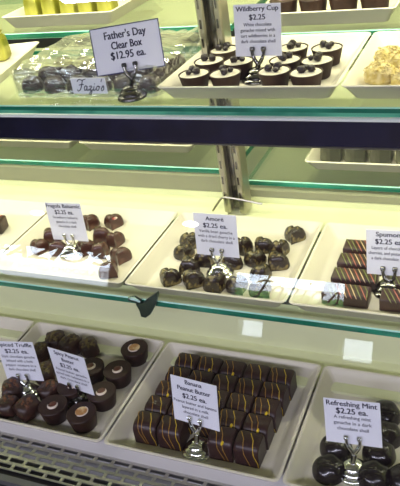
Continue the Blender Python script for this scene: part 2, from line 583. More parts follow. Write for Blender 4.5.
# light bars
def light_bar(y0, y1, z0, z1, power, sy, name='light_bar'):
    b = MB()
    b.box((CX0, y0, z0), (CX1, y0 + .002, z1), 0); b.box((CX0, y0 + .002, z1 - .012), (CX1, y1, z1), 0)
    b.box((CX0, y0 - .0012, z1 - .0020), (CX1, y0, z1), 2)
    b.box((CX0, y0, z1), (CX1, y1, z1 + .0004), 2)
    b.box((CX0, y0 - .0012, z0), (CX1, y0, z0 + .0018), 1)
    o = cpart(name, b, [M['navy'], M['brushed'], M['trim']])
    area('tube_light', (0, y0 + .0105, z1 - .0145 - ZF), (0, 0, 0), 1.5, sy, power, LEDC, case)
    return o


LEDR = 0.95
LEDC = (1.0, 0.97, 0.70)
light_bar(.2135, .240, .2530, .2840, 2.05, .008)
area('canopy_light', (0, .370, .612 - ZF), (0, 0, 0), 1.5, .02, 6.4, LEDC, case)
area('canopy_light', (0, .53, .617 - ZF), (0, 0, 0), 1.5, .03, 3.6, LEDC, case)  # unseen second lamp added to brighten the rear upper trays
b = MB(); b.box((CX0, .289, .45), (CX1, .293, .62)); cpart('added_light_baffle', b, M['rail'])  # unseen plate added to keep the canopy light off the lower trays
b = MB(); b.box((CX0, .335, .6145), (CX1, .38, .62)); cpart('canopy_lamp_housing', b, M['rail'])
# dark carrier under the rear upper shelf, and the rear lamp ahead of it
b = MB(); b.box((CX0, .465, .289), (.02, .485, .3045)); b.box((.06, .465, .2835), (CX1, .485, .2915)); cpart('rear_carrier', b, M['dark'])
b = MB(); b.box((CX0, .362, .2825), (CX1, .392, .2872)); b.box((CX0, .388, .238), (CX1, .392, .2825)); cpart('rear_lamp_housing', b, M['panel'])  # upright shade plate added to keep this lamp off the rear trays
area('tube_light', (0, .369, .281 - ZF), (0, 0, 0), 1.5, .012, LEDR, LEDC, case)
b = MB(); b.box((CX0, .182, .0735), (CX1, .196, .0765)); cpart('added_lamp_housing', b, M['rail'])
area('tube_light', (0, .189, .0725 - ZF), (0, 0, 0), 1.5, .008, .07, LEDC, case)  # hidden strip lamp and housing added to brighten the riser
# upright with slotted channels
b = MB()
for (xa, xb) in ((.0245, .0345), (.0465, .0565)):
    b.loops([[(xa, .372, z), (xa, .350, z), (xa + .002, .348, z), (xb - .002, .348, z), (xb, .350, z), (xb, .372, z)] for z in (.0895, .62)], True, True)
b.box((.0345, .360, .0895), (.0465, .372, .62), 1)
for k in range(22):
    z = .11 + k * .023
    for xa in (.0288, .0508):
        b.box((xa - .0011, .3474, z), (xa + .0011, .3479, z + .011), 1)
cpart('upright', b, [M['brushed'], M['dchrome']], True)
b = MB()
b.tube(spline([(.010, .343, .0935), (.019, .343, .106), (.026, .343, .114), (.036, .343, .1155), (.06, .343, .1125), (.083, .343, .109)], 4), .0016)
cpart('bracket_rod', b, M['brushed'], True)
# clip under the front of the middle shelf
b = MB()
c0 = Vector((0, .152, 0))
q = [(-.014, .0735), (-.004, .0765), (.010, .088), (.018, .0945), (.0185, .090), (.012, .075), (.004, .062), (-.004, .0555), (-.010, .0565), (-.011, .064)]
b.loops([[(x + .001, .1425 + (.001 if k in (0, 9) else 0), z) for k, (x, z) in enumerate(q)], [(x + .001, .1478, z) for (x, z) in q]])
b.tube([(-.021, .145, .0795), (-.014, .145, .080), (-.006, .145, .077)], [.003, .0042, .003])
b.v = [p + Vector((.002, -.003, .0065)) for p in b.v]
cpart('shelf_clip', b, M['clip'], True)


# glass shelves
def shelf(x0, x1, y0, y1, zt, t, label):
    b = MB()
    e = .0010
    P = [(y0 + e, zt - t), (y0, zt - t + e), (y0, zt - t * .55), (y0, zt - e * 1.3), (y0 + e, zt), (y1, zt), (y1, zt - t)]
    n = len(P)
    vs = [(x, y, z) for x in (x0, x1) for (y, z) in P]
    two = t > .009
    for i, mi in enumerate((2, 3 if two else 1, 1, 2, 0, 1, 0)):
        k = (i + 1) % n
        b.add([vs[i], vs[k], vs[n + k], vs[n + i]], [(3, 2, 1, 0)], mi)
    b.add(vs[:n], [tuple(range(n))], 1); b.add(vs[n:], [tuple(reversed(range(n)))], 1)
    return tag(b.build('glass_shelf', [M['glass'], M['edge'], M['edge_glint'], M['edge_reflection']], None, False), label, 'shelf', 'glass shelves')


shelf(CX0, CX1, .1455, .324, G1, .0088, 'long clear glass middle shelf with green edge carrying the heart trays')
shelf(CX0, CX1, .2155, .43, G2, .0105, 'long clear glass top shelf with green edge above the navy light bar')
shelf(CX0, .0235, .398, .60, .130, .0085, 'low rear glass shelf left of the steel upright, teal edge')
shelf(.040, CX1, .404, .60, .1115, .0085, 'low rear glass shelf right of the steel upright, teal edge')
shelf(CX0, .0235, .460, .70, .314, .009, 'high rear glass shelf left of the steel upright under yellow packs')
shelf(.040, CX1, .460, .70, .2995, .0075, 'high rear glass shelf right of the steel upright under dark cups')


# ------------------------------------------------------------------ trays
def tray(x, y, z, w, d, label, rz=0.0, depth=TD, group='white serving trays'):
    """origin at the front left corner of the rim, z on the shelf"""
    b = MB()
    g = .0012
    def L(i, zz, r): return rrect(g + i, i, w - g - i, d - i, r * .62, zz)
    b.loops([L(.014, 0, .008), L(.0115, .0012, .009), L(.003, depth - .0035, .010), L(.0004, depth - .0018, .011), L(0, depth - .0008, .011), L(.0012, depth, .010),
             L(.0026, depth, .0095), L(.0042, depth - .0018, .0085), L(.0140, .0048, .007), L(.0165, .0026, .006), L(.0195, .002, .004)], True, True)
    o = b.build('serving_tray', M['melamine'], None, True, 60)
    o.location = (x, y, z)
    o.rotation_euler = (0, 0, rz)
    tag(o, label, 'tray', group)
    return o


tray(-W, 0, DK, W, D, 'white tray on the bottom deck holding spiced truffles and peanut butter cups')
tray(-2 * W, 0, DK, W, D, 'empty-looking white tray at the far left of the bottom deck')
tray(0, 0, DK, W, D, 'white tray on the bottom deck holding drizzled banana bars')
tray(W, 0, DK, W, D, 'white tray on the bottom deck holding black mint domes')
tray(XM - 2 * W, YM, G1, W, D, 'white tray at the far left of the middle shelf holding one dark chocolate block')
tray(XM - W, YM, G1, W, D, 'white tray on the middle shelf holding reddish brown hearts')
tray(XM, YM, G1, W, D, 'white tray on the middle shelf holding gold flecked hearts')
tray(XM + W, YM, G1, W, D, 'white tray on the middle shelf holding striped rectangular bars')
tray(XT, YT + .002, G2, W, DT, 'white tray on the top shelf holding wildberry cups')
tray(XT + W, YT + .002, G2, W, DT, 'white tray on the top shelf holding pale coconut clusters')
a = math.radians(13)
tray(-.2217 - .2 * math.cos(a), .272 - .2 * math.sin(a) , G2, W, .15, 'white tray at the top shelf left holding two yellow packs', a)
tray(-.368, .478, .314, .203, .17, 'white tray with yellow foil packs on the high rear shelf', 0, .021)
tray(.045, .478, .2995, .19, .17, 'white tray with dark cups on the high rear shelf', 0, .021)
tray(-.46, .432, .130, .2, .16, 'white tray on the low rear shelf, farthest left', 0)
tray(-.25, .432, .130, .2, .16, 'white tray with yellow packs on the low rear shelf', 0)
tray(.115, .432, .1115, .17, .16, 'white tray with grey wrapped packs on the low rear shelf', 0)


# ------------------------------------------------------------------ chocolates
def m_wildberry():
    r = empty('wildberry_cup', (0, 0, 0))
    n = 56
    b = MB(); b.lathe([(.0118, 0), (.0126, .0006), (.0164, .0172), (.0170, .0180)], n, 0, None, True, False, 1, .0006)
    b.lathe([(.0166, .0180), (.0160, .0183), (.0154, .0176), (.0150, .0165)], n, 0, None, False, False)
    b.build('chocolate_shell', M['choc_cup'], r)
    b = MB(); b.lathe([(.0154, .0160), (.0152, .0172), (.011, .0178), (.005, .0180), (.0005, .0181)], 28); b.build('ganache_filling', M['filling'], r)
    for (x, y, s) in ((-.0055, -.0008, .0042), (.0036, .0030, .0044), (.0022, -.0056, .0032)):
        b = MB(); b.ellipsoid((x, y, .0180 + s * .75), (s, s * .9, s * .8), 14, 10, 0, lambda d: 1 + .34 * noise.noise(d * 3.2 + Vector((x * 900, y * 700, 0))))
        b.build('berry', M['berry'], r)
    return r


def heart_r(t):
    # outline of a rounded heart in polar form, notch towards +y, point towards -y
    x = 16 * math.sin(t) ** 3
    y = 13 * math.cos(t) - 5 * math.cos(2 * t) - 2 * math.cos(3 * t) - math.cos(4 * t)
    return x / 17.0, (y + 2.2) / 15.5


def m_heart(mt, seed):
    def f():
        b = MB()
        n = 36
        rings = []
        prof = [(1.0, 0), (1.03, .12), (1.02, .3), (.96, .52), (.86, .70), (.72, .84), (.54, .94), (.34, .99), (.15, 1.0), (.03, 1.0)]
        for (s, zz) in prof:
            ring = []
            for j in range(n):
                x, y = heart_r(2 * PI * j / n)
                cr = math.exp(-(x / .16) ** 2) * max(0, min(1, (y * s - .0) / .5)) * .20
                p = Vector((x * s * .0138, (y * s * .88 - .05 * s) * .0140, max(0, zz - cr * (zz > .4)) * .0172))
                k = noise.noise(p * 200 + Vector((seed, 0, 0))) * .0006 if zz > .1 else 0
                ring.append(p + Vector((k, k, k if zz > .3 else 0)))
            rings.append(ring)
        b.loops([list(reversed(r)) for r in rings])
        o = b.build('heart_chocolate', mt, None, True, 80)
        return o
    return f


def m_painted_heart():
    o = m_heart(M['heart_red'], 9)()
    b = MB(); b.ellipsoid((.0018, -.0020, .0135), (.0062, .0045, .0022), 12, 6)
    b.build('painted_patch', M['heart_paint'], o)
    return o


def m_spumoni():
    r = empty('spumoni_bar', (0, 0, 0))
    w, d, h, q = .050, .022, .014, .0018
    b = MB()
    b.loops([rrect(-w / 2, -d / 2, w / 2, d / 2, .0015, 0, 3), rrect(-w / 2, -d / 2, w / 2, d / 2, .0015, h - q, 3),
             rrect(-w / 2 + q * .3, -d / 2 + q * .3, w / 2 - q * .3, d / 2 - q * .3, .0015, h - q * .3, 3), rrect(-w / 2 + q, -d / 2 + q, w / 2 - q, d / 2 - q, .001, h, 3)])
    b.build('chocolate_body', M['spum'], r, True, 50)
    cols = ['green_ic', 'green_ic', 'pink_ic', 'cream_ic', 'pink_ic', 'cream_ic', 'green_ic', 'pink_ic', 'green_ic']
    for k, cn in enumerate(cols):
        x = -w / 2 + .003 + k * .0052
        b = MB()
        b.tube([(max(-w / 2 + .001, x - .002), d / 2 - .001, h + .0001), (x + .003, 0, h + .0003), (min(w / 2 - .001, x + .008), -d / 2 + .0004, h + .0001), (min(w / 2 - .001, x + .0095), -d / 2 - .0001, h - .003)], [.0004, .0006, .0006, .0003], 6)
        b.build('icing_stripe', M[cn], r)
    return r


def m_pb_cup(kind):
    def f():
        r = empty('peanut_butter_cup', (0, 0, 0))
        b = MB(); b.lathe([(.0128, 0), (.0138, .001), (.0172, .0185), (.0173, .0198), (.0166, .0206), (.0120, .0207), (.005, .0207), (.0004, .0207)], 36)
        b.build('chocolate_cup', M['choc_cup'], r)
        T = Matrix.Translation((0.0005, -.0006, .0207))
        if kind == 'crescent':
            b = MB()
            pts, rad = [], []
            for k in range(15):
                a = -PI * .95 + PI * 1.25 * k / 14
                pts.append((.0056 * math.cos(a), .0056 * math.sin(a), .0005)); rad.append(.0003 + .0013 * math.sin(PI * k / 14))
            b.tube(pts, rad, 8, 0, T)
            b.build('icing_crescent', M['white_ic'], r)
            b = MB(); b.lathe([(.0046, 0), (.0044, .0008), (.003, .0013), (.0003, .0015)], 20, 0, Matrix.Translation((.0002, .0006, .0205))); b.build('praline_dot', M['brown_dot'], r)
        else:
            b = MB(); b.lathe([(.0072, 0), (.0074, .0006), (.0066, .0011), (.0056, .0007), (.0045, .0012), (.0030, .0008), (.0004, .0012)], 24, 0, T)
            b.build('caramel_swirl', M['caramel'], r)
            b = MB(); b.tube([(.0072 * math.cos(a), .0072 * math.sin(a), .0006) for a in [PI * .8 + k * .13 for k in range(26)]], .0008, 6, 0, T); b.build('icing_ring', M['white_ic'], r)
        return r
    return f


def m_truffle(crumb, seed):
    def f():
        r = empty('spiced_truffle', (0, 0, 0))
        def sup(d):
            m = max(abs(d.x), abs(d.y), abs(d.z))
            return (1 / m) ** .45 * (1 + .16 * noise.noise(d * 2.6 + Vector((seed, 2, 1))) + .09 * noise.noise(d * 6 + Vector((seed, 0, 0))))
        b = MB(); b.ellipsoid((0, 0, .0108), (.0112, .0128, .0098), 24, 16, 0, sup)
        zz = min(p.z for p in b.v)
        for p in b.v: p.z = max(p.z, .0) if p.z > .0012 else 0.0
        b.build('chocolate_body', M['truffle'], r, True, 80)
        b = MB()
        rnd = random.Random(seed)
        for k in range(26):
            a = rnd.uniform(0, 2 * PI); q = math.sqrt(rnd.random())
            x, y = .0088 * q * math.cos(a), .0098 * q * math.sin(a)
            s = rnd.uniform(.0014, .0026)
            b.ellipsoid((x, y, .0192 - q * q * .0022 + rnd.uniform(0, .0010)), (s, s * 1.1, s * .8), 8, 6, 0, lambda d: 1 + .25 * noise.noise(d * 3 + Vector((k, seed, 0))))
        b.build('crumb_topping', crumb, r)
        return r
    return f


def m_bar(v):
    def f():
        r = empty('banana_bar', (0, 0, 0))
        w, d, h, R = .0268, .0240, .0268, .0105
        prof = [(-d / 2, 0), (-d / 2, h - R)]
        for k in range(1, 7):
            a = PI - PI / 2 * k / 6
            prof.append((-d / 2 + R + R * math.cos(a), h - R + R * math.sin(a)))
        prof += [(d / 2 - .003, h), (d / 2 - .0008, h - .001), (d / 2, h - .003), (d / 2, 0)]
        b = MB()
        rings = []
        for (x, s) in ((-w / 2, .93), (-w / 2 + .0010, .975), (-w / 2 + .0035, 1), (w / 2 - .0035, 1), (w / 2 - .0010, .975), (w / 2, .93)):
            rings.append([(x, y * s, z * (1 if z < .001 else s)) for (y, z) in prof])
        b.loops([list(reversed(q)) for q in rings])
        b.build('chocolate_body', M['bar'], r, True, 35)
        def surf(u):   # 0 at the back of the top, 1 at the foot of the front face
            if u < .4: return (d / 2 - .004 - (d - R - .004) * (u / .4), h)
            if u < .6:
                a = PI / 2 + PI / 2 * (u - .4) / .2
                return (-d / 2 + R + R * math.cos(a), h - R + R * math.sin(a))
            return (-d / 2, (h - R) * (1 - (u - .6) / .4))
        rnd = random.Random(v)
        lines = [(-.009, 'gold'), (-.003, 'gold'), (.0015, 'gold'), (.007, 'yellow')]
        for (x0, cn) in [lines[i] for i in ((0, 1, 3), (1, 2), (0, 2, 3), (1, 3))[v % 4]]:
            b = MB()
            x0 += rnd.uniform(-.0015, .0015)
            sl = rnd.uniform(.006, .011)
            pts, rad = [], []
            for k in range(21):
                u = k / 20 * .97
                y, z = surf(u)
                x = x0 - sl * .7 + sl * 1.6 * u
                pts.append((max(-w / 2 + .001, min(w / 2 - .001, x)), y - (.0001 if u > .5 else 0), z + (.0002 if u < .5 else 0)))
                rad.append(.00034 * (1.25 - .6 * u))
            b.tube(pts, rad, 6)
            b.build('icing_line', M[cn], r)
        if v % 3 == 1:
            b = MB(); y, z = surf(.5)
            b.ellipsoid((.0035, y + .0006, z - .0002), (.0016, .0040, .0016), 10, 8)
            b.build('icing_blob', M['yellow'], r)
        return r
    return f


def m_mint():
    b = MB()
    n = 40
    rings = []
    for i in range(15):
        t = i / 14
        rr = .0168 * math.cos(t * PI / 2) ** .70 if t < 1 else 0.0004
        z = .0165 * math.sin(t * PI / 2) ** .9
        rr = max(rr, .0004)
        rings.append([((rr + .0006 * math.sin(5 * (2 * PI * j / n) + t * 5) * math.sin(PI * t)) * math.cos(2 * PI * j / n),
                       (rr + .0006 * math.sin(5 * (2 * PI * j / n) + t * 5) * math.sin(PI * t)) * math.sin(2 * PI * j / n),
                       z + .0006 * math.sin(3 * (2 * PI * j / n) + t * 7) * math.sin(PI * t) * t) for j in range(n)])
    b.loops(rings)
    o = b.build('mint_chocolate', M['mint'], None, True, 80)
    b = MB()
    b.tube([((.0075 - .0004 * k) * math.cos(.4 * k), (.0075 - .0004 * k) * math.sin(.4 * k), .0138 + .00016 * k) for k in range(16)], [.0003 + .0008 * math.sin(PI * k / 15) for k in range(16)], 6)
    b.build('swirl_ridge', M['mint'], o)
    return o


def m_coconut():
    b = MB()
    rnd = random.Random(3)
    b.ellipsoid((0, 0, .011), (.016, .015, .0108), 24, 16, 0, lambda d: 1 + .22 * noise.noise(d * 2.5) + .10 * noise.noise(d * 8))
    for p in b.v: p.z = max(p.z, 0)
    o = b.build('coconut_cluster', M['coconut'], None, True, 80)
    b = MB()
    for k in range(90):
        a = rnd.uniform(0, 2 * PI); e = rnd.uniform(.2, 1.5)
        d = Vector((math.cos(a) * math.cos(e), math.sin(a) * math.cos(e), math.sin(e)))
        p = Vector((d.x * .0155, d.y * .0145, .011 + d.z * .0108))
        t = Vector((rnd.uniform(-1, 1), rnd.uniform(-1, 1), rnd.uniform(-.6, .8))) * .0035
        b.tube([p - t, p + d * .0012, p + t], .0006, 5)
    s = b.build('coconut_shreds', M['coconut'], o)
    s['kind'] = 'stuff'
    return o


def m_pack(mt, w, d, h):
    def f():
        b = MB()
        rings = []
        for (i, z) in ((.004, 0), (.0012, .001), (0, .004), (0, h * .4), (.0006, h * .75), (.0014, h - .003), (.004, h)):
            rings.append([(x + .0012 * noise.noise(Vector((x * 150, y * 150, z * 80))), y + .0012 * noise.noise(Vector((y * 130, x * 120, z * 90 + 5))), z) for (x, y, z) in rrect(-w / 2 + i, -d / 2 + i, w / 2 - i, d / 2 - i, .003, z, 3)])
        b.loops(rings)
        o = b.build('wrapped_pack', mt, None, True, 50)
        b = MB()
        for s in (-1, 1):
            b.loops([[(s * w * .12 - .003, -.0006, h - .002), (s * w * .12 + .003, -.0006, h - .002), (s * w * .12 + .003, .0006, h - .002), (s * w * .12 - .003, .0006, h - .002)],
                     [(s * w * .34 - .006, -.0012, h + .006), (s * w * .34 + .006, -.0012, h + .0065), (s * w * .34 + .006, .0012, h + .0065), (s * w * .34 - .006, .0012, h + .006)]])
        b.build('wrap_fold', mt, o)
        return o
    return f


# ---- top shelf
zf = H2 - FL
K = Kind(m_wildberry)
G = 'wildberry cups'
for (x, y, rz, lb) in [
    (0.0568, 0.3427, .3, 'wildberry cup alone in the back row left of the wildberry price card'),
    (0.1411, 0.3428, 1.2, 'wildberry cup in the back row just right of the wildberry price card'),
    (0.1811, 0.3392, 2.0, 'wildberry cup in the back row, farthest right'),
    (0.0532, 0.3031, 2.6, 'wildberry cup in the second row, farthest left'),
    (0.0900, 0.2990, .9, 'wildberry cup in the second row touching the left edge of the price card'),
    (0.1440, 0.3007, 3.9, 'wildberry cup in the second row just right of the chrome card clips'),
    (0.1806, 0.2967, 4.4, 'wildberry cup in the second row, farthest right'),
    (0.0526, 0.2595, 5.2, 'wildberry cup in the front row, farthest left'),
    (0.0891, 0.2597, 1.7, 'wildberry cup in the front row, second from the left'),
    (0.1424, 0.2653, .2, 'wildberry cup in the front row just right of the card holder base'),
    (0.1786, 0.2592, 3.1, 'wildberry cup in the front row, farthest right')]:
    K.place((x, y, zf), rz, lb, 'chocolate', G, 1.05)

K = Kind(m_coconut)
for (x, y, rz, lb) in [(0.2530, 0.3182, 0, 'pale yellow coconut cluster highest in the pile at the right frame edge'), (0.2514, 0.2689, 2, 'pale coconut cluster lowest and leftmost of the pile at the right'),
                         (0.2799, 0.2593, 4, 'pale coconut cluster in front at the right frame edge')]:
    K.place((x, y, zf), rz, lb, 'chocolate', 'coconut clusters', 1.04)

K = Kind(m_pack(M['foil'], .026, .024, .036))
KF = K
for (x, y, z, rz, lb) in [(-.308, .385, zf, .2, 'yellow foil pack standing in the angled tray at far left, nearer the clear box'),
                          (-.345, .365, zf, .3, 'yellow foil pack standing in the angled tray at the left frame edge')]:
    K.place((x, y, z), rz, lb, 'wrapped candy', 'yellow foil packs')
names = ['leftmost', 'second from left', 'middle', 'second from right', 'rightmost']
for i in range(5):
    K.place((-.335 + i * .0335, .528, .314 + .003), random.uniform(-.12, .12), 'lime yellow foil pack on the high rear shelf, %s of its row' % names[i], 'wrapped candy', 'yellow foil packs')
for i in range(4):
    K.place((-.225 + i * .045, .475, .130 + .003), random.uniform(-.1, .1), 'small yellow pack in the low rear tray, %s of four' % ['leftmost', 'second', 'third', 'rightmost'][i], 'wrapped candy', 'yellow foil packs', .8)
K = Kind(m_pack(M['kraft'], .03, .03, .03))
for i in range(4):
    K.place((.147 + i * .0345, .475, .1115 + .003), random.uniform(-.06, .06), 'grey wrapped pack on the low rear shelf, %s of four' % ['first from left', 'second from left', 'third from left', 'last at right'][i], 'wrapped candy', 'grey wrapped packs', 1.0)


def m_dark_cup():
    b = MB(); b.lathe([(.015, 0), (.016, .001), (.0195, .024), (.0185, .0252), (.01, .0255), (.0004, .0256)], 28)
    o = b.build('chocolate_cup', M['choc_cup'], None, True, 40)
    b = MB(); b.lathe([(.009, .0254), (.0088, .0266), (.0004, .0270)], 20); b.build('icing_dot', M['white_ic'], o)
    return o


K = Kind(m_dark_cup)
for i in range(4):
    K.place((.077 + i * .041, .525, .2995 + .003), i, 'dark chocolate cup on the high rear shelf, %s of four' % ['first from left', 'second from left', 'third from left', 'last at right'][i], 'chocolate', 'dark cups on the rear shelf')

# clear gift box with chocolates
bx = empty('clear_gift_box', (-.186, .240, G2))
tag(bx, 'clear film wrapped gift box of chocolates with script label on top shelf', 'gift box')
bw, bd, bh = .203, .150, .034
b = MB()
n1, n2 = 36, 20
def wr(p, s):
    return p + Vector((0, 0, 1)) * s * (.0035 * noise.noise(p * 55) + .002 * noise.noise(p * 140))
rings = []
for i in range(n1 + 1):
    x = bw * i / n1
    end = min(i, n1 - i)
    sh = .80 if end == 0 else (.95 if end == 1 else 1.0)
    ring = []
    for (y, z) in [(0, 0.0004), (.0, .008), (.0, .016), (.0005, .024), (.003, bh - .001), (.012, bh), (.03, bh), (.045, bh), (.06, bh), (.08, bh), (.10, bh), (.125, bh), (bd - .003, bh - .001), (bd, .024), (bd, .012), (bd, .0004)]:
        p = Vector((x, bd / 2 + (y - bd / 2) * sh, max(.0004, z * sh)))
        if z > .003:
            k = noise.noise(Vector((x * 60, y * 60, z * 60)))
            lift = .0065 * k + .004 * abs(noise.noise(Vector((x * 130, y * 40, 3))))
            lift += .005 * max(0, .5 - 2.2 * abs(noise.noise(Vector((x * 14 + y * 22, y * 95, 7)))))
            p += Vector((0, -.0016 * k if y < .002 else 0, lift if z > .026 else 0))
        ring.append(p)
    rings.append(ring)
b.loops([list(reversed(r)) for r in rings])
b.build('clear_wrap', M['film'], bx, True, 25)
b = MB()
for s in (-1,):
    base = [(-.001, .02 + .085 * k / 8, .012 + .006 * math.sin(k * 2.1)) for k in range(9)]
    tip = [(-.010 - .005 * math.sin(k * 1.7), .015 + .095 * k / 8, .022 + .008 * math.cos(k * 2.3)) for k in range(9)]
    b.loops([base, tip], False, False, closed=False)
b.build('wrap_flap', M['film'], bx)
b = MB(); b.box((.092, -.0022, .006), (.138, -.0016, .0245)); tg = b.build('name_label', M['card'], bx, False)
b = MB(); script_mesh(b, .036, .00055, Matrix.Translation((.116, -.0024, .0145))); b.build('script_lettering', M['ink'], tg)


def m_dome():
    b = MB(); b.lathe([(.0125, 0), (.0135, .002), (.0130, .009), (.0105, .0145), (.006, .0172), (.0004, .018)], 26)
    o = b.build('boxed_chocolate', M['choc'], None, True, 60)
    b = MB(); b.tube([(-.008, .004, .0155), (-.003, .002, .0176), (.003, -.002, .0176), (.008, -.005, .0150)], .0007, 6); b.build('icing_line', M['choc_cup'], o)
    return o


K = Kind(m_dome)
for r in range(3):
    for i in range(6):
        K.place((-.168 + i * .0325, .262 + r * .036, G2 + .0012), i * 1.3 + r, 'dark dome chocolate in the clear gift box, %s row, %s' % (['front', 'middle', 'back'][r], ['farthest left', 'second from left', 'third from left', 'third from right', 'second from right', 'farthest right'][i]), 'chocolate', 'chocolates in the clear gift box')

# ---- middle shelf
zf = H1 - FL
KA = Kind(m_heart(M['heart_gold'], 1)); KB = Kind(m_heart(M['heart_gold'], 5))
G = 'gold flecked hearts'
HE = [
    (0.0105, 0.2606, .5, 'gold flecked heart at the back left, touching the Amore card'),
    (0.0132, 0.2347, .2, 'gold flecked heart in the left column, second from the back'),
    (0.0301, 0.2080, -.4, 'gold flecked heart in the left column, behind the front pair'),
    (0.0167, 0.1797, -.3, 'gold flecked heart in the front row, farthest left'),
    (0.0468, 0.1809, .1, 'gold flecked heart in the front row, second from left'),
    (0.0465, 0.2264, .6, 'gold flecked heart under the lower left corner of the Amore card'),
    (0.0789, 0.2273, -.5, 'gold flecked heart under the lower right corner of the Amore card'),
    (0.0783, 0.1784, .4, 'gold flecked heart in the front row before the card holder base'),
    (0.1044, 0.1812, .9, 'gold flecked heart in the front row right of the card holder base'),
    (0.0817, 0.2597, .3, 'gold flecked heart just right of the Amore card'),
    (0.1379, 0.2969, .2, 'gold flecked heart alone at the back right of its tray'),
    (0.1058, 0.2659, -.6, 'gold flecked heart in the back group right of the card, paler top'),
    (0.1299, 0.2627, .8, 'gold flecked heart touching the back group, second from the tray right end'),
    (0.1069, 0.2353, .1, 'gold flecked heart in the middle row, left of a pair'),
    (0.1335, 0.2343, -.2, 'gold flecked heart in the middle row, right of a pair'),
    (0.1248, 0.2073, .5, 'gold flecked heart in the third row under the window reflection'),
    (0.1334, 0.1806, 1.1, 'gold flecked heart in the front row, farthest right')]
for i, (x, y, rz, lb) in enumerate(HE):
    (KA if i % 2 else KB).place((x, y, zf), rz + (.25 if i % 2 else -.2), lb, 'chocolate', G, random.uniform(1.02, 1.12))
KA = Kind(m_heart(M['heart_red'], 2)); KB = Kind(m_heart(M['heart_red'], 6)); KP = Kind(m_painted_heart)
G = 'reddish brown hearts'
HE = [
    (-0.1557, 0.2858, .5, 'reddish brown heart at the back, right beside the Fragola card'),
    (-0.1211, 0.2934, .3, 'reddish brown heart at the back right with a red and white painted patch'),
    (-0.1223, 0.2582, -.3, 'reddish brown heart in the second row right of the card'),
    (-0.0942, 0.2495, .6, 'reddish brown heart in the second row, farthest right'),
    (-0.1949, 0.2447, -.2, 'reddish brown heart peeking out left of the Fragola card'),
    (-0.1942, 0.2161, .4, 'reddish brown heart in the long row, farthest left'),
    (-0.1642, 0.2171, -.6, 'reddish brown heart in the long row, below the left card corner'),
    (-0.1263, 0.2244, .2, 'reddish brown heart in the long row, right of the card holder'),
    (-0.1000, 0.2212, .9, 'reddish brown heart in the long row, second from right'),
    (-0.0680, 0.2144, .3, 'reddish brown heart in the long row, farthest right'),
    (-0.0654, 0.1826, 1.2, 'reddish brown heart alone at the front of its tray')]
for i, (x, y, rz, lb) in enumerate(HE):
    (KP if i == 1 else KA if i % 2 else KB).place((x, y, zf), rz, lb, 'chocolate', G, random.uniform(1.02, 1.12))
KS = Kind(m_spumoni)
for r in range(4):
    y = .1815 + r * .0305
    for c_ in range(2):
        if r == 0 and c_ == 0: y0 = y
        KS.place((.2305 + c_ * .0585 - (.003 if r == 0 and c_ == 0 else 0), y + .004, zf), random.uniform(-.03, .03),
                 'striped rectangular chocolate bar, %s column, %s row of its tray' % (['left', 'right'][c_], ['front', 'second', 'third', 'back'][r]), 'chocolate', 'striped bars')
b = MB(); b.box((-.0125, -.0125, 0), (.0125, .0125, .02)); 
o = b.build('chocolate_block', M['spum'], None, False)
bv = o.modifiers.new('bevel', 'BEVEL'); bv.width = .003; bv.segments = 3
o.location = (-0.2941, 0.2561, zf); o.rotation_euler = (0, 0, .2)
tag(o, 'dark chocolate block at the left frame edge on the middle shelf', 'chocolate')
b = MB(); b.tube([(-.008, -.009, .0203), (0, 0, .0206), (.008, .009, .0203)], .0009, 6); b.build('icing_line', M['pink_ic'], o)

# ---- bottom deck
zf = -FL
KC = Kind(m_pb_cup('crescent')); KR = Kind(m_pb_cup('ring'))
G = 'peanut butter cups'
for (x, y, kind, rz, lb) in [
    (-0.0330, 0.1471, 'r', 0, 'peanut butter cup with caramel ring alone at the back right'),
    (-0.0354, 0.1060, 'c', .2, 'peanut butter cup with white crescent, second from the back right'),
    (-0.0718, 0.1032, 'c', .5, 'peanut butter cup with white crescent half behind the card top right'),
    (-0.0360, 0.0672, 'c', .1, 'peanut butter cup with white crescent and brown dot right of the card bottom'),
    (-0.0820, 0.0335, 'c', 0, 'peanut butter cup with white crescent at the front, beside the truffles'),
    (-0.0420, 0.0312, 'r', 2, 'peanut butter cup with caramel swirl at the very front'),
    (-0.0776, 0.0676, 'c', 1, 'peanut butter cup hidden behind the lower half of its card')]:
    (KC if kind == 'c' else KR).place((x, y, zf), rz, lb, 'chocolate', G)
TG = [Kind(m_truffle(M['crumb_green'], 3)), Kind(m_truffle(M['crumb_green'], 8))]
TR = [Kind(m_truffle(M['crumb_red'], 5)), Kind(m_truffle(M['crumb_red'], 12))]
G = 'spiced truffles'
for i, (x, y, kind, rz, lb) in enumerate([
    (-0.1522, 0.1449, 'g', .3, 'olive dusted truffle in the back row, farthest left'),
    (-0.1246, 0.1406, 'g', -.4, 'olive dusted truffle in the back row, second from left'),
    (-0.0982, 0.1423, 'g', .8, 'olive dusted truffle in the back row, nearest the cups'),
    (-0.1589, 0.1189, 'g', .1, 'olive dusted truffle between the tops of the two cards'),
    (-0.1289, 0.0851, 'g', .6, 'olive dusted truffle between the two cards, halfway down'),
    (-0.1053, 0.0600, 'r', -.2, 'reddish dusted truffle behind the front crescent cup'),
    (-0.1531, 0.0503, 'r', .5, 'reddish dusted truffle left of the truffle card holder'),
    (-0.1425, 0.0252, 'r', .2, 'reddish dusted truffle at the left frame edge in the front row'),
    (-0.1158, 0.0284, 'r', -.35, 'reddish dusted truffle in front of the truffle card holder')]):
    (TG if kind == 'g' else TR)[i % 2].place((x, y, zf), rz, lb, 'chocolate', G, random.uniform(1.08, 1.2))
KB = [Kind(m_bar(v)) for v in range(5)]
G = 'drizzled banana bars'
k = 0
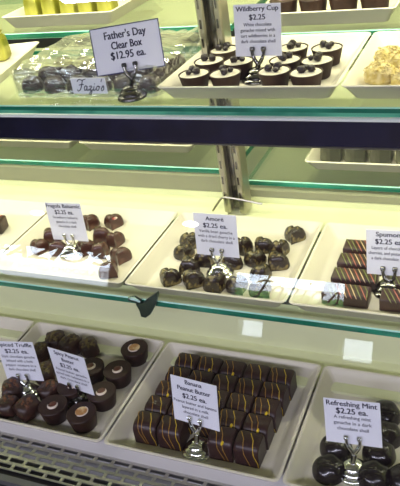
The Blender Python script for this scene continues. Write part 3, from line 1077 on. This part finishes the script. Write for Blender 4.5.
for r in range(5):
    for c_ in range(5):
        if r == 0 and c_ == 2:
            continue
        x = .0405 + c_ * .0291 + r * .0012
        y = .0355 + r * .0250
        KB[(r * 3 + c_ * 2 + k) % 5].place((x, y, zf), random.uniform(-.03, .03), 'yellow drizzled chocolate bar, %s row, %s' % (['front', 'second', 'middle', 'fourth', 'back'][r], ['leftmost', 'second from left', 'centre column', 'second from right', 'rightmost'][c_]), 'chocolate', G)
K = Kind(m_mint)
for (x, y, rz, lb) in [
    (0.2779, 0.1242, 0, 'black mint dome peeking out right of the card, upper one'), (0.2838, 0.0954, 1.2, 'black mint dome peeking out right of the card, lower one'),
    (0.2387, 0.0671, 2, 'black mint dome under the lower left corner of the card'), (0.2812, 0.0702, 3.2, 'black mint dome under the lower right corner of the card'),
    (0.2384, 0.0378, 4.4, 'black mint dome at the front, left of the card holder'), (0.2817, 0.0407, .7, 'black mint dome at the front, right of the card holder'),
    (0.3093, 0.0445, 1.9, 'black mint dome cut by the right frame edge')]:
    K.place((x, y, zf), rz, lb, 'chocolate', 'black mint domes')


# ------------------------------------------------------------------ price cards on their holders
def holder(base, B, R, label, head, light=True):
    t = empty('card_holder', base)
    tag(t, label, 'card holder', 'chrome card holders')
    m = M['chrome'] if light else M['dchrome']
    b = MB()
    b.lathe([(.0118, 0), (.0120, .0012), (.0112, .0030), (.0090, .0040), (.0088, .0048), (.0094, .0060), (.0086, .0076), (.0066, .0084), (.0064, .0090), (.0068, .0102),
             (.0060, .0116), (.0040, .0124), (.0030, .0132), (.0004, .0133)], 28, 0, Matrix.Diagonal((1.42, 1.42, 1.1, 1)))
    b.build('ring_base', m, t, True, 50)
    T = B - base
    fork = T + R @ Vector((0, -.0018, -.009))
    if fork.z < .0145: fork.z = .0145
    b = MB(); b.tube([(0, 0, .012), Vector((0, 0, .012)).lerp(fork, .6), fork], [.0032, .0026, .0031], 12); b.build('stem', m, t)
    for s in (-1, 1):
        b = MB()
        p = [fork, T + R @ Vector((s * .0038, -.0024, -.0035)), T + R @ Vector((s * .0062, -.0026, .002)), T + R @ Vector((s * .0064, -.0022, .0075))]
        b.tube(spline(p, 5), [.0022] * 8 + [.0018] * 8, 10)
        arm = b.build('clip', m, t)
        b = MB()
        e = T + R @ Vector((s * .0064, -.0022, .0078))
        ax = R @ Vector((1, 0, 0))
        b.tube([e - ax * .0026, e - ax * .002, e + ax * .002, e + ax * .0026], [.0018, .0026, .0026, .0018], 10)
        b.build('clip_head', head, arm)
    return t


def card(B, rot, w, h, lines, label, holder_label, base, border=False, head=None, light=True):
    """lines: (text, height from the top as a share, letter size, share of the width, bold)"""
    R = Euler([math.radians(v) for v in rot], 'XYZ').to_matrix()
    b = MB(); b.box((-w / 2, -.00025, 0), (w / 2, .00025, h))
    o = b.build('price_card', M['card'], None, False)
    o.location = B; o.rotation_euler = [math.radians(v) for v in rot]
    tag(o, label, 'sign', 'price cards')
    if border:
        b = MB()
        e = .0011
        for (a, c_) in (((-w / 2, 0), (w / 2, e)), ((-w / 2, h - e), (w / 2, h)), ((-w / 2, e), (-w / 2 + e, h - e)), ((w / 2 - e, e), (w / 2, h - e))):
            b.box((a[0], -.00045, a[1]), (c_[0], -.00026, c_[1]))
        b.build('border', M['border'], o, False)
    groups = {}
    for (txt, pos, size, share, bold, kind) in lines:
        mb = groups.setdefault(kind, MB())
        vs, fs = text_verts(txt, size, share * w, bold)
        mb.add([(v.x, -.0004 - v.z, h * (1 - pos) + v.y) for v in vs], fs)
    for kind, mb in groups.items():
        mb.build(kind, M['ink'], o, False)
    holder(Vector(base), Vector(B), R, holder_label, head or M['chrome'], light)
    return o


def lay(title, price, desc, tpos=.09, step=.135, tsize=.0071):
    L = []
    p = tpos
    for (t, s) in title:
        L.append((t, p, tsize, s, .06, 'title_lettering')); p += .150
    L.append((price[0], p + .012, tsize * 1.12, price[1], .06, 'price_lettering')); p += .150
    for (t, s) in desc:
        L.append((t, p, .0050, s, .03, 'description_lettering')); p += step * .86
    return L


card((-.0157, .2438, .3248), (-17, -2.9, 15.1), .0794, .0512,
     [("Father's Day", .2, .0115, .60, .06, 'title_lettering'), ('Clear Box', .42, .0115, .44, .06, 'title_lettering'), ('$12.95 ea.', .63, .0115, .50, .06, 'price_lettering')],
     "white card with navy border reading Father's Day Clear Box before the clear gift box", "chrome holder gripping the Father's Day card", (-.0194, .2418, G2), True, M['black'], False)
card((.1175, .2922, .3233), (-9.9, .2, -.1), .0529, .0542, lay([('Wildberry Cup', .9)], ('$2.25', .34), [('White chocolate', .6), ('ganache mixed with', .74), ('tart wildberries in a', .74), ('dark chocolate shell', .74)], step=.125),
     'white card reading Wildberry Cup standing among the white topped cups', 'dark chrome holder gripping the Wildberry Cup card', (.1146, .2880, H2 - FL), False, M['dchrome'], False)
card((-.1419, .2201, .107), (-6.3, -3.1, -2), .0566, .0532, lay([('Fragola Balsamic', .94)], ('$2.25 ea.', .52), [('Strawberry balsamic', .7), ('ganache in a dark', .58), ('chocolate shell', .5)]),
     'white card reading Fragola Balsamic among the reddish brown hearts', 'chrome holder gripping the Fragola Balsamic card', (-.1444, .2185, H1 - FL))
card((.0711, .2104, .1114), (-9.6, -2, -3.7), .0556, .0525, lay([('Amor\u00e9', .42)], ('$2.25 ea.', .56), [('Vanilla bean ganache', .78), ('with a dried cherry in a', .86), ('dark chocolate shell', .74)], tpos=.12),
     'white card reading Amore among the gold flecked hearts', 'chrome holder gripping the Amore card', (.0714, .2080, H1 - FL), False, M['dchrome'])
card((.2688, .2122, .1062), (-14.4, -3.9, -4.1), .0489, .0503, lay([('Spumoni', .56)], ('$2.25 ea.', .60), [('Layers of chocolate,', .76), ('cherries, and pistachio in', .9), ('a dark chocolate shell', .78)], tpos=.1),
     'white card reading Spumoni before the striped bars, at the right frame edge', 'dark chrome holder gripping the Spumoni card', (.2685, .2085, H1 - FL), False, M['dchrome'], False)
card((-.1401, .0625, .0043), (-9.4, -6.2, 2.3), .0554, .0531, lay([('Spiced Truffle', .9)], ('$2.25 ea.', .62), [('Dark chocolate ganache', .88), ('infused with a bold', .70), ('pepper mixture in a', .82), ('dark chocolate shell', .72)], step=.13),
     'white card reading Spiced Truffle cut by the left frame edge', 'chrome holder gripping the Spiced Truffle card', (-.1406, .0585, -FL))
card((-.0678, .0634, .0037), (-2.9, -2.6, -10.1), .0575, .0541, lay([('Spicy Peanut', .68), ('Butter', .34)], ('$2.25 ea.', .52), [('Peanut butter ganache', .84), ('spiced with habanero in a', .9), ('dark chocolate shell', .74)], step=.13),
     'white card reading Spicy Peanut Butter leaning among the round cups', 'chrome holder gripping the Spicy Peanut Butter card', (-.0672, .0600, -FL), False, M['chrome'], False)
card((.1029, .0321, .0206), (-11.6, -2.1, -7.4), .0547, .0533, lay([('Banana', .36), ('Peanut Butter', .72)], ('$2.25 ea.', .52), [('Peanut butter and banana', .94), ('layered in a milk', .58), ('chocolate shell', .54)], step=.13),
     'white card reading Banana Peanut Butter before the drizzled bars', 'chrome holder gripping the Banana Peanut Butter card', (.0998, .0290, -FL))
card((.2622, .0467, .0206), (-16.1, -5.3, -.1), .054, .0466, lay([('Refreshing Mint', .9)], ('$2.25 ea.', .56), [('A refreshing mint', .66), ('ganache in a dark', .68), ('chocolate shell', .56)], tpos=.1, step=.15, tsize=.0074),
     'white card reading Refreshing Mint among the black domes', 'chrome holder gripping the Refreshing Mint card', (.2610, .0435, -FL))
